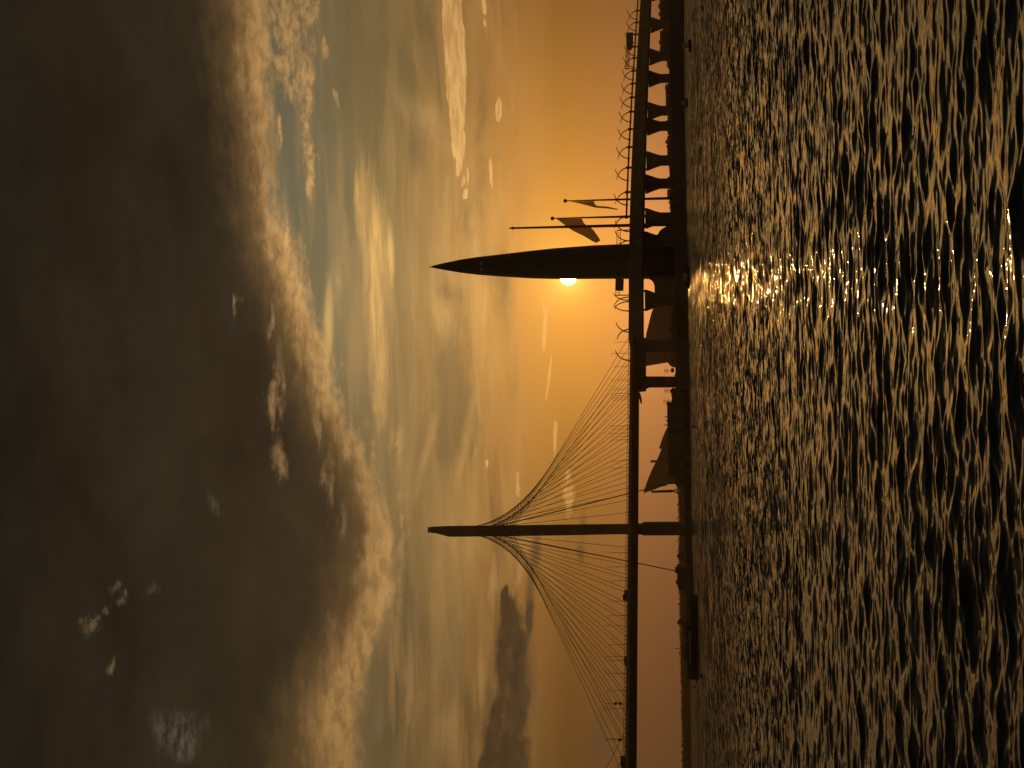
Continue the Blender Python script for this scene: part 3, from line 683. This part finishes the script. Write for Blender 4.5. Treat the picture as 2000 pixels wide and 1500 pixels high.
def flag(c1, c2, D, m, label, amp=.9, name='flag', nw=14, nl=26, waves=3.2):
    def samp(c, u):
        n = len(c) - 1; t = min(u * n, n - 1e-6); i = int(t); f = t - i
        P = [c[max(i - 1, 0)], c[i], c[i + 1], c[min(i + 2, n)]]
        return [.5 * (2 * P[1][k_] + (P[2][k_] - P[0][k_]) * f + (2 * P[0][k_] - 5 * P[1][k_] + 4 * P[2][k_] - P[3][k_]) * f * f + (3 * P[1][k_] - P[0][k_] - 3 * P[2][k_] + P[3][k_]) * f ** 3) for k_ in (0, 1)]
    vs, fs = [], []
    for i in range(nl):
        u = i / (nl - 1); a, b_ = samp(c1, u), samp(c2, u)
        for j in range(nw):
            v_ = j / (nw - 1); x = a[0] + (b_[0] - a[0]) * v_; y = a[1] + (b_[1] - a[1]) * v_
            vs.append(at(x, y, D + amp * math.sin(waves * 2 * math.pi * v_ + 2.2 * u) * (.15 + u)))
    for i in range(nl - 1):
        for j in range(nw - 1):
            k_ = i * nw + j; fs.append((k_, k_ + 1, k_ + nw + 1, k_ + nw))
    mb = MB(); mb.v = [tuple(v_) for v_ in vs]; mb.f = fs
    o = mb.build(name, m, None, True, origin=vs[0])
    tag(o, label, 'flag'); return o
flag([(1087, 427.2), (1101, 438), (1117, 449.5), (1140, 461), (1157, 471), (1165, 474.5)], [(1136.5, 427), (1139, 432.5), (1143, 438), (1156, 446), (1166, 459), (1173, 469.5)], FD - 4, M['red'], 'large drooping brownish red flag, folded, behind the bare flagpole', 3.0, waves=2.2)
flag([(1112, 393.6), (1130, 397), (1150, 402), (1163, 405.5), (1185, 407.2), (1206, 410)], [(1160.5, 392.6), (1161, 396.5), (1163.5, 400), (1168, 402.2), (1186, 403.5), (1206.5, 408)], FD - 4, M['green'], 'small greenish flag with a thin trailing tail on the shortest flagpole', 1.2)

# ------------------------------------------------------------------ buildings behind
def outline(name, pts, D, T, m, label, cat, extra=None):
    base = at(1335, pts[0][1], D); g = thing(name, label, cat, (base.x, D, 2.3))
    MB().prism([at(x, y, D) for x, y in pts], (0, T, 0)).build('wall', m, g)
    if extra: extra(g, D, T)
    return g
def seams(pts0, pts1, n, r=.18):
    def ex(g, D, T):
        mb = MB()
        for i in range(n):
            f = i / (n - 1); a = (pts0[0][0] + (pts0[1][0] - pts0[0][0]) * f, pts0[0][1] + (pts0[1][1] - pts0[0][1]) * f); c = (pts1[0][0] + (pts1[1][0] - pts1[0][0]) * f, pts1[0][1] + (pts1[1][1] - pts1[0][1]) * f)
            mb.tube([at(a[0], a[1], D - .1), at(c[0], c[1], D - .1)], r, 4)
        mb.build('facade_seams', M['steel'], g)
    return ex
outline('wedge_building', [(1278, 596), (1272, 612), (1262, 652), (1258, 714), (1290, 708.5), (1303, 706.5), (1307, 712), (1312, 716), (1330, 718), (1330, 596)], 2350, 100, M['wall'], 'tall wedge shaped building with a sloping roof behind the portal pier', 'building', seams(((1275, 605), (1262, 700)), ((1320, 605), (1320, 700)), 9))
def wedge_extra(g, D, T):
    seams(((1303, 840), (1268, 952)), ((1320, 840), (1318, 942)), 12)(g, D, T)
    MB().prism([at(x, y, D + 20) for x, y in ((1270.5, 899), (1271, 903.5), (1288, 903), (1288, 899))], (0, 5, 0)).build('chimney', M['wall'], g)
outline('wedge_building', [(1310, 826), (1304.5, 834), (1298, 846), (1293, 858), (1287, 875.5), (1292.5, 877), (1283, 900), (1270, 926), (1263, 943), (1256, 963.5), (1263, 961), (1271, 959), (1281, 955), (1290, 951), (1300, 949), (1305, 946), (1334, 945), (1334, 826)], 2300, 110, M['wall'], 'large sail like wedge building rising to a point right of the mast', 'building', wedge_extra)
def blk(name, y0, y1, xt, D, T, m, label, roofbits=(), cat='building', win=0, zb=2.3):
    a, c = at(xt, y0, D), at(xt, y1, D); base = Vector(((a.x + c.x) / 2, D, zb)); g = thing(name, label, cat, base)
    H_ = (a.z + c.z) / 2; L_ = abs(a.x - c.x)
    MB().box((base.x, D + T / 2, (H_ + zb) / 2), (L_, T, H_ - zb)).build('wall', m, g)
    MB().box((base.x, D + T / 2, H_ + .15), (L_ + .8, T + .8, .3)).build('roof', M['roof'], g)
    for (yy, xx, ww) in roofbits:
        p = at(xx, yy, D + 3); MB().box((p.x, D + T * .4, (p.z + H_) / 2), (ww, ww * .8, p.z - H_)).build('roof_vent', M['steel'], g)
    if win:
        nrow = max(1, min(4, int((H_ - zb - 2) / 3.4))); nw_ = max(2, int(L_ / 6.5))
        for r_ in range(nrow):
            for i in range(nw_):
                MB().box((base.x - L_ / 2 + (i + .5) * L_ / nw_, D - .03, zb + 2.2 + r_ * 3.4), (2.2, .12, 1.5)).build('window', M['window'], g)
    return g
blk('warehouse', 786, 846, 1304.5, 960, 30, M['wall'], 'dark flat roofed warehouse on the quay left of the portal pier', ((815, 1298, .5), (822, 1301, .8), (831, 1297, .5), (789, 1301, 1)), win=1)
blk('warehouse', 847, 898, 1305.5, 955, 30, M['concrete'], 'dark flat warehouse in front of the sail like wedge building', win=1)
blk('warehouse', 898.5, 932, 1306.5, 950, 28, M['wall'], 'shorter dark warehouse under the point of the sail like wedge', win=1)
blk('shed', 933, 948, 1321, 945, 18, M['concrete'], 'low dark shed at the left end of the warehouses')
blk('quay_building', 758, 785, 1313.5, 962, 22, M['wall'], 'low building beside left leg of the portal pier, with antennas on it', ((764, 1309, 2.2), (772, 1311, 1.5), (783, 1311.5, 2)), win=1)
blk('quay_building', 757, 786, 1330, 948, 10, M['concrete'], 'low dark shed at the water beside the left portal leg')
blk('quay_building', 693, 733, 1323, 975, 14, M['wall'], 'dark building seen through the opening of the portal pier', ((700, 1320, 2), (717, 1319.5, 1.2)), win=1, zb=6.0)
blk('quay_building', 600, 660, 1313, 990, 20, M['wall'], 'dark low building right of the portal pier', win=1, zb=6.0)
blk('anchor_block', 1107, 1129, 1323.5, 935, 14, M['concrete'], 'dark square anchor block where the left anchor cable lands', ((1114, 1318.5, 3),), 'anchor block')
blk('pavilion', 1130, 1146, 1328, 940, 10, M['pale'], 'pale square pavilion left of the anchor block', cat='pavilion')
# antenna masts on the quay
def mast(x0, x1, y, D, label, arms=(), r=.16, group=None):
    a = at(x1, y, D); t_ = at(x0, y, D); g = thing('antenna_mast', label, 'mast', a, group)
    MB().tube([a, Vector((a.x, a.y, t_.z))], [r, r * .7], 6).build('pole', M['steel'], g)
    for xx in arms:
        p = at(xx, y, D); MB().box((a.x, D, p.z), (2.6, .2, .25)).build('cross_arm', M['steel'], g)
mast(1296, 1320, 783, 968, 'short antenna mast at the right edge of the warehouse roof', (1297, 1305))
mast(1297, 1320, 763, 968, 'antenna mast with two arms close beside the left portal leg', (1299, 1304))
mast(1297, 1314, 724, 978, 'twin armed antenna mast seen through the portal opening', (1299, 1303))
g = None
# tower crane by the sail building
cb = at(1322, 960, 1010); cr = thing('derrick_crane', 'slim horizontal-armed derrick crane on a small trestle left of the sail like wedge', 'crane', cb)
MB().tube([at(1313, 959, 1010), at(1272, 960.5, 1010)], [.75, .55], 6).build('mast', M['steel'], cr)
mb = MB()
for dy_ in (-5, 0, 5): mb.tube([at(1324, 959 + dy_, 1010), at(1312, 959, 1010)], .22, 4)
mb.build('trestle', M['steel'], cr)
# right-hand skyline
blk('block_of_flats', -40, 31, 1288.5, 2500, 30, M['wall'], 'hazy block of flats at the right end behind the viaduct', ((10, 1285.5, 5), (25, 1286, 4)), win=1, zb=6)
blk('block_of_flats', 60, 104, 1289.5, 2450, 30, M['wall'], 'hazy block of flats behind the second pier from the right', ((80, 1286.5, 4), (95, 1288, 3)), win=1, zb=6)
blk('block_of_flats', 164, 208, 1300.5, 2400, 24, M['wall'], 'hazy low block of flats between the fourth and fifth piers', ((170, 1298.5, 3),), win=1, zb=6)
blk('block_of_flats', 268, 304, 1303.5, 2350, 24, M['wall'], 'hazy low block of flats just right of the sixth pier', ((276, 1299.5, 4), (285, 1301.5, 3)), win=1, zb=6)
blk('block_of_flats', 328, 348, 1308, 2350, 20, M['wall'], 'small hazy block of flats in the gap right of the shortest flagpole', ((346, 1304, 2),), win=1, zb=6)
blk('block_of_flats', 370, 384, 1303.5, 2330, 20, M['wall'], 'small hazy block of flats next to the foot of the shortest flagpole', win=1, zb=6)

# ------------------------------------------------------------------ trees
def leafcloud(mb, c, rx, ry, rz, n, s):
    for _ in range(n):
        d = Vector((random.gauss(0, 1), random.gauss(0, 1), random.gauss(0, 1))).normalized() * (random.random() ** .4)
        p = c + Vector((d.x * rx, d.y * ry, d.z * rz)); u = Vector((random.gauss(0, 1), random.gauss(0, 1), random.gauss(0, 1))).normalized(); v_ = u.orthogonal().normalized()
        ss = s * random.uniform(.6, 1.3); b_ = len(mb.v)
        mb.v += [tuple(p + u * ss), tuple(p + v_ * ss), tuple(p - u * ss * .8), tuple(p - v_ * ss * .9)]; mb.f.append((b_, b_ + 1, b_ + 2, b_ + 3))
def woodland(y0, y1, prof, D, zb, label):
    """far belt of trees; prof gives the height of the tops as photo column over photo row"""
    mb = MB(); y = y0
    while y < y1:
        Dn = D + random.uniform(-30, 60); xt = np.interp(y, [p[0] for p in prof], [p[1] for p in prof]) + random.gauss(0.8, 1.2)
        t_ = at(xt, y, Dn); h = max(t_.z - zb, 3.0); w_ = random.uniform(4, 8) * max(.6, min(1, h / 10))
        leafcloud(mb, Vector((t_.x, Dn, zb + h * .55)), w_, w_, h * .45, 46, .9)
        leafcloud(mb, Vector((t_.x + random.uniform(-3, 3), Dn, zb + h * .25)), w_ * 1.3, w_, h * .3, 30, 1.2)
        y += random.uniform(1.2, 3.0) * 2400 / D * .8
    o = mb.build('woodland', M['leaf']); tag(o, label, 'woodland', kind='stuff')
woodland(930, 1590, [(930, 1320), (1000, 1324), (1100, 1324), (1200, 1326), (1300, 1328), (1400, 1330), (1600, 1333)], 2480, 2.4, 'far hazy belt of trees along the left horizon below the bridge')
woodland(-60, 470, [(-60, 1289), (0, 1289), (100, 1292), (125, 1303), (150, 1306), (165, 1301), (205, 1303), (240, 1302), (300, 1306), (470, 1309)], 1750, 6.4, 'hazy belt of trees behind the viaduct piers at the right')
def tree(y, xt, D, zb, wd, label, group=None):
    t_ = at(xt, y, D); h = t_.z - zb; b_ = Vector((t_.x, D, zb)); g = thing('tree', label, 'tree', b_, group)
    tr = MB().tube([b_, b_ + Vector((.1, 0, h * .5)), b_ + Vector((.2, .1, h * .8))], [.35, .22, .1], 6)
    for _ in range(4):
        z = random.uniform(.35, .6) * h; tr.tube([b_ + Vector((0, 0, z)), b_ + Vector((random.uniform(-1, 1) * wd * .6, random.uniform(-1, 1) * wd * .6, z + h * .25))], [.14, .05], 4)
    tr.build('trunk', M['bark'], g)
    mb = MB()
    for _ in range(9): leafcloud(mb, b_ + Vector((random.uniform(-.6, .6) * wd, random.uniform(-.6, .6) * wd, h * random.uniform(.45, .82))), wd * .45, wd * .45, h * .16, 60, .35)
    leafcloud(mb, b_ + Vector((0, 0, h * .9)), wd * .35, wd * .35, h * .1, 60, .35)
    mb.build('crown', M['leaf'], g)
tree(1137, 1320, 985, 2.3, 3.6, 'dark rounded tree rising behind the pale pavilion')
tree(1146, 1325, 985, 2.3, 2.2, 'smaller tree left of the rounded tree behind the pavilion')
tree(1216, 1322.5, 1500, 2.3, 3, 'single tree poking above the far tree belt, over the moored ship')
tree(1086, 1321.5, 1400, 2.3, 3, 'single tree poking above the far tree belt, left of the mast foot')

# ------------------------------------------------------------------ boats, piers and buoys
def hull_mb(c, d, L_, B_, H_, sheer=.35):
    """boat hull: c centre at waterline, d unit direction of the bow"""
    n = Vector((-d.y, d.x, 0)); rings = []
    for i in range(13):
        u = -1 + 2 * i / 12; wv = B_ / 2 * (1 - max(0, u) ** 2.6) * (1 - .25 * max(0, -u) ** 4) + .02; top = H_ * (1 + sheer * u * u * (1 if u > 0 else .5))
        o = c + d * (u * L_ / 2)
        rings.append([o + n * (-wv * .7) + Vector((0, 0, -.6)), o + n * -wv + Vector((0, 0, top)), o + n * wv + Vector((0, 0, top)), o + n * (wv * .7) + Vector((0, 0, -.6))])
    return MB().quadloft(rings)
# long moored vessel on the left
a, c = on_z(1361.8, 1162, 0), on_z(1364.2, 1322, 0)
cship = (a + c) / 2 - Vector((0, 5, 0)); dsh = (c - a).normalized(); Ls = (c - a).length
ship = thing('moored_ship', 'long dark low ship moored against the left quay, row of pale windows', 'ship', (cship.x, cship.y, 0))
hull_mb(cship, dsh, Ls, 6.5, 1.5, .5).build('hull', M['hull'], ship)
f = lambda s, o, z: cship + dsh * s + Vector((-dsh.y, dsh.x, 0)) * o + Vector((0, 0, z))
cab = MB().box(f(Ls * .08, 0, 2.2), (Ls * .55, 4.6, 1.7), dsh).build('cabin', M['hull'], ship)
for i in range(16): MB().box(f(Ls * (-.12 + i * .026), 2.33 if f(0, 2, 0).y < cship.y else -2.33, 2.35), (.42, .1, .5), dsh).build('window', M['white'], cab)
MB().box(f(Ls * .16, 0, 3.55), (Ls * .16, 3.6, 1.0), dsh).build('wheelhouse', M['steel'], ship)
MB().tube([f(Ls * .12, 0, 4), f(Ls * .12, 0, 6.4)], .09, 6).build('mast', M['steel'], ship)
MB().box(f(-Ls * .3, 0, 1.95), (Ls * .12, 3.6, .9), dsh).build('deck_house', M['steel'], ship)
# barge behind
bs = on_z(1357.5, 1215, 0); bt = thing('barge', 'flat dark barge lying behind the moored ship', 'barge', bs)
hull_mb(bs, dsh, 20, 6, 2.2, .1).build('hull', M['rust'], bt); MB().box(bs + Vector((-3, 0, 3.3)), (5, 4, 2.2), dsh).build('cabin', M['steel'], bt)
# boats under the tower
def boat(px, py, L_, B_, H_, ang, m, label, cabin=True):
    c_ = on_z(px, py, 0); d_ = Vector((math.cos(ang), math.sin(ang), 0)); g = thing('motor_boat', label, 'boat', c_)
    hull_mb(c_, d_, L_, B_, H_).build('hull', m, g)
    if cabin == 'rower':
        MB().tube([c_ + Vector((0, 0, .3)), c_ + Vector((.05, 0, 1.0)), c_ + Vector((.1, 0, 1.3))], [.22, .26, .12], 8).build('outboard_motor', m, g)
    elif cabin:
        cb_ = MB().quadloft([[c_ + d_ * (s * L_ * .17 * k1) + Vector((-d_.y, d_.x, 0)) * (o * B_ * .33) + Vector((0, 0, z)) for s, o in ((-1, -1), (1, -1), (1, 1), (-1, 1))] for z, k1 in ((H_ * .9, 1), (H_ + 1.5, .75))]).build('cabin', M['white'], g)
        MB().tube([c_ + Vector((0, 0, H_ + 1.4)), c_ + Vector((0, 0, H_ + 3))], .06, 5).build('mast', M['steel'], g)
boat(1347, 541, 8, 2.8, 1.0, 0.15, M['hull'], 'dark motor boat lying on the water below the tower')
boat(1350, 88, 2.7, 1.3, .55, .3, M['hull'], 'dark motor boat under the right part of the viaduct, near the right edge')
boat(1343, 201, 3.2, 1.5, .7, 2.9, M['hull'], 'small dark motor boat at the bank under the fifth pier')
boat(1346, 748, 9, 3.0, 1.2, 2.9, M['rust'], 'dark barge-like boat at the foot of the left portal leg')
def buoy(px, py, h, r, label, tri=True):
    c_ = on_z(px, py, 0); g = thing('buoy', label, 'buoy', c_)
    MB().tube([c_ + Vector((0, 0, -.3)), c_ + Vector((0, 0, h * .22))], [r, r * .9], 12).build('float', M['hull'], g)
    MB().tube([c_ + Vector((0, 0, h * .2)), c_ + Vector((0, 0, h * .95))], [r * .7, r * .16], 8).build('cage', M['steel'], g)
    MB().ball(c_ + Vector((0, 0, h)), r * .3, 8, 5).build('lantern', M['rust'], g)
buoy(1371.5, 1321, 1.15, .52, 'conical dark buoy floating off the left end of the moored ship')
buoy(1359, 1118.5, .7, .35, 'small low buoy floating before the anchor block')
buoy(1358.6, 1342, 1.9, .35, 'slim leaning marker buoy in the gap left of the moored ship')
buoy(1357.6, 833, .95, .4, 'small dark buoy alone on the water before the warehouses')

# ------------------------------------------------------------------ haze over the far bank
hz = MB().box((0, 1800, 86.5), (9000, 4800, 177)).build('haze', M['glass']); hz['kind'] = 'stuff'; hz['label'] = 'thin warm evening haze in the air over the river and the far bank'
hm = bpy.data.materials.new('evening_haze'); hm.use_nodes = True; t_ = hm.node_tree; t_.nodes.clear()
vo = t_.nodes.new('ShaderNodeVolumePrincipled'); vo.inputs['Color'].default_value = (1.0, .80, .55, 1); vo.inputs['Density'].default_value = .000075; vo.inputs['Anisotropy'].default_value = .65
ou = t_.nodes.new('ShaderNodeOutputMaterial'); t_.links.new(vo.outputs[0], ou.inputs['Volume'])
hz.data.materials.clear(); hz.data.materials.append(hm)
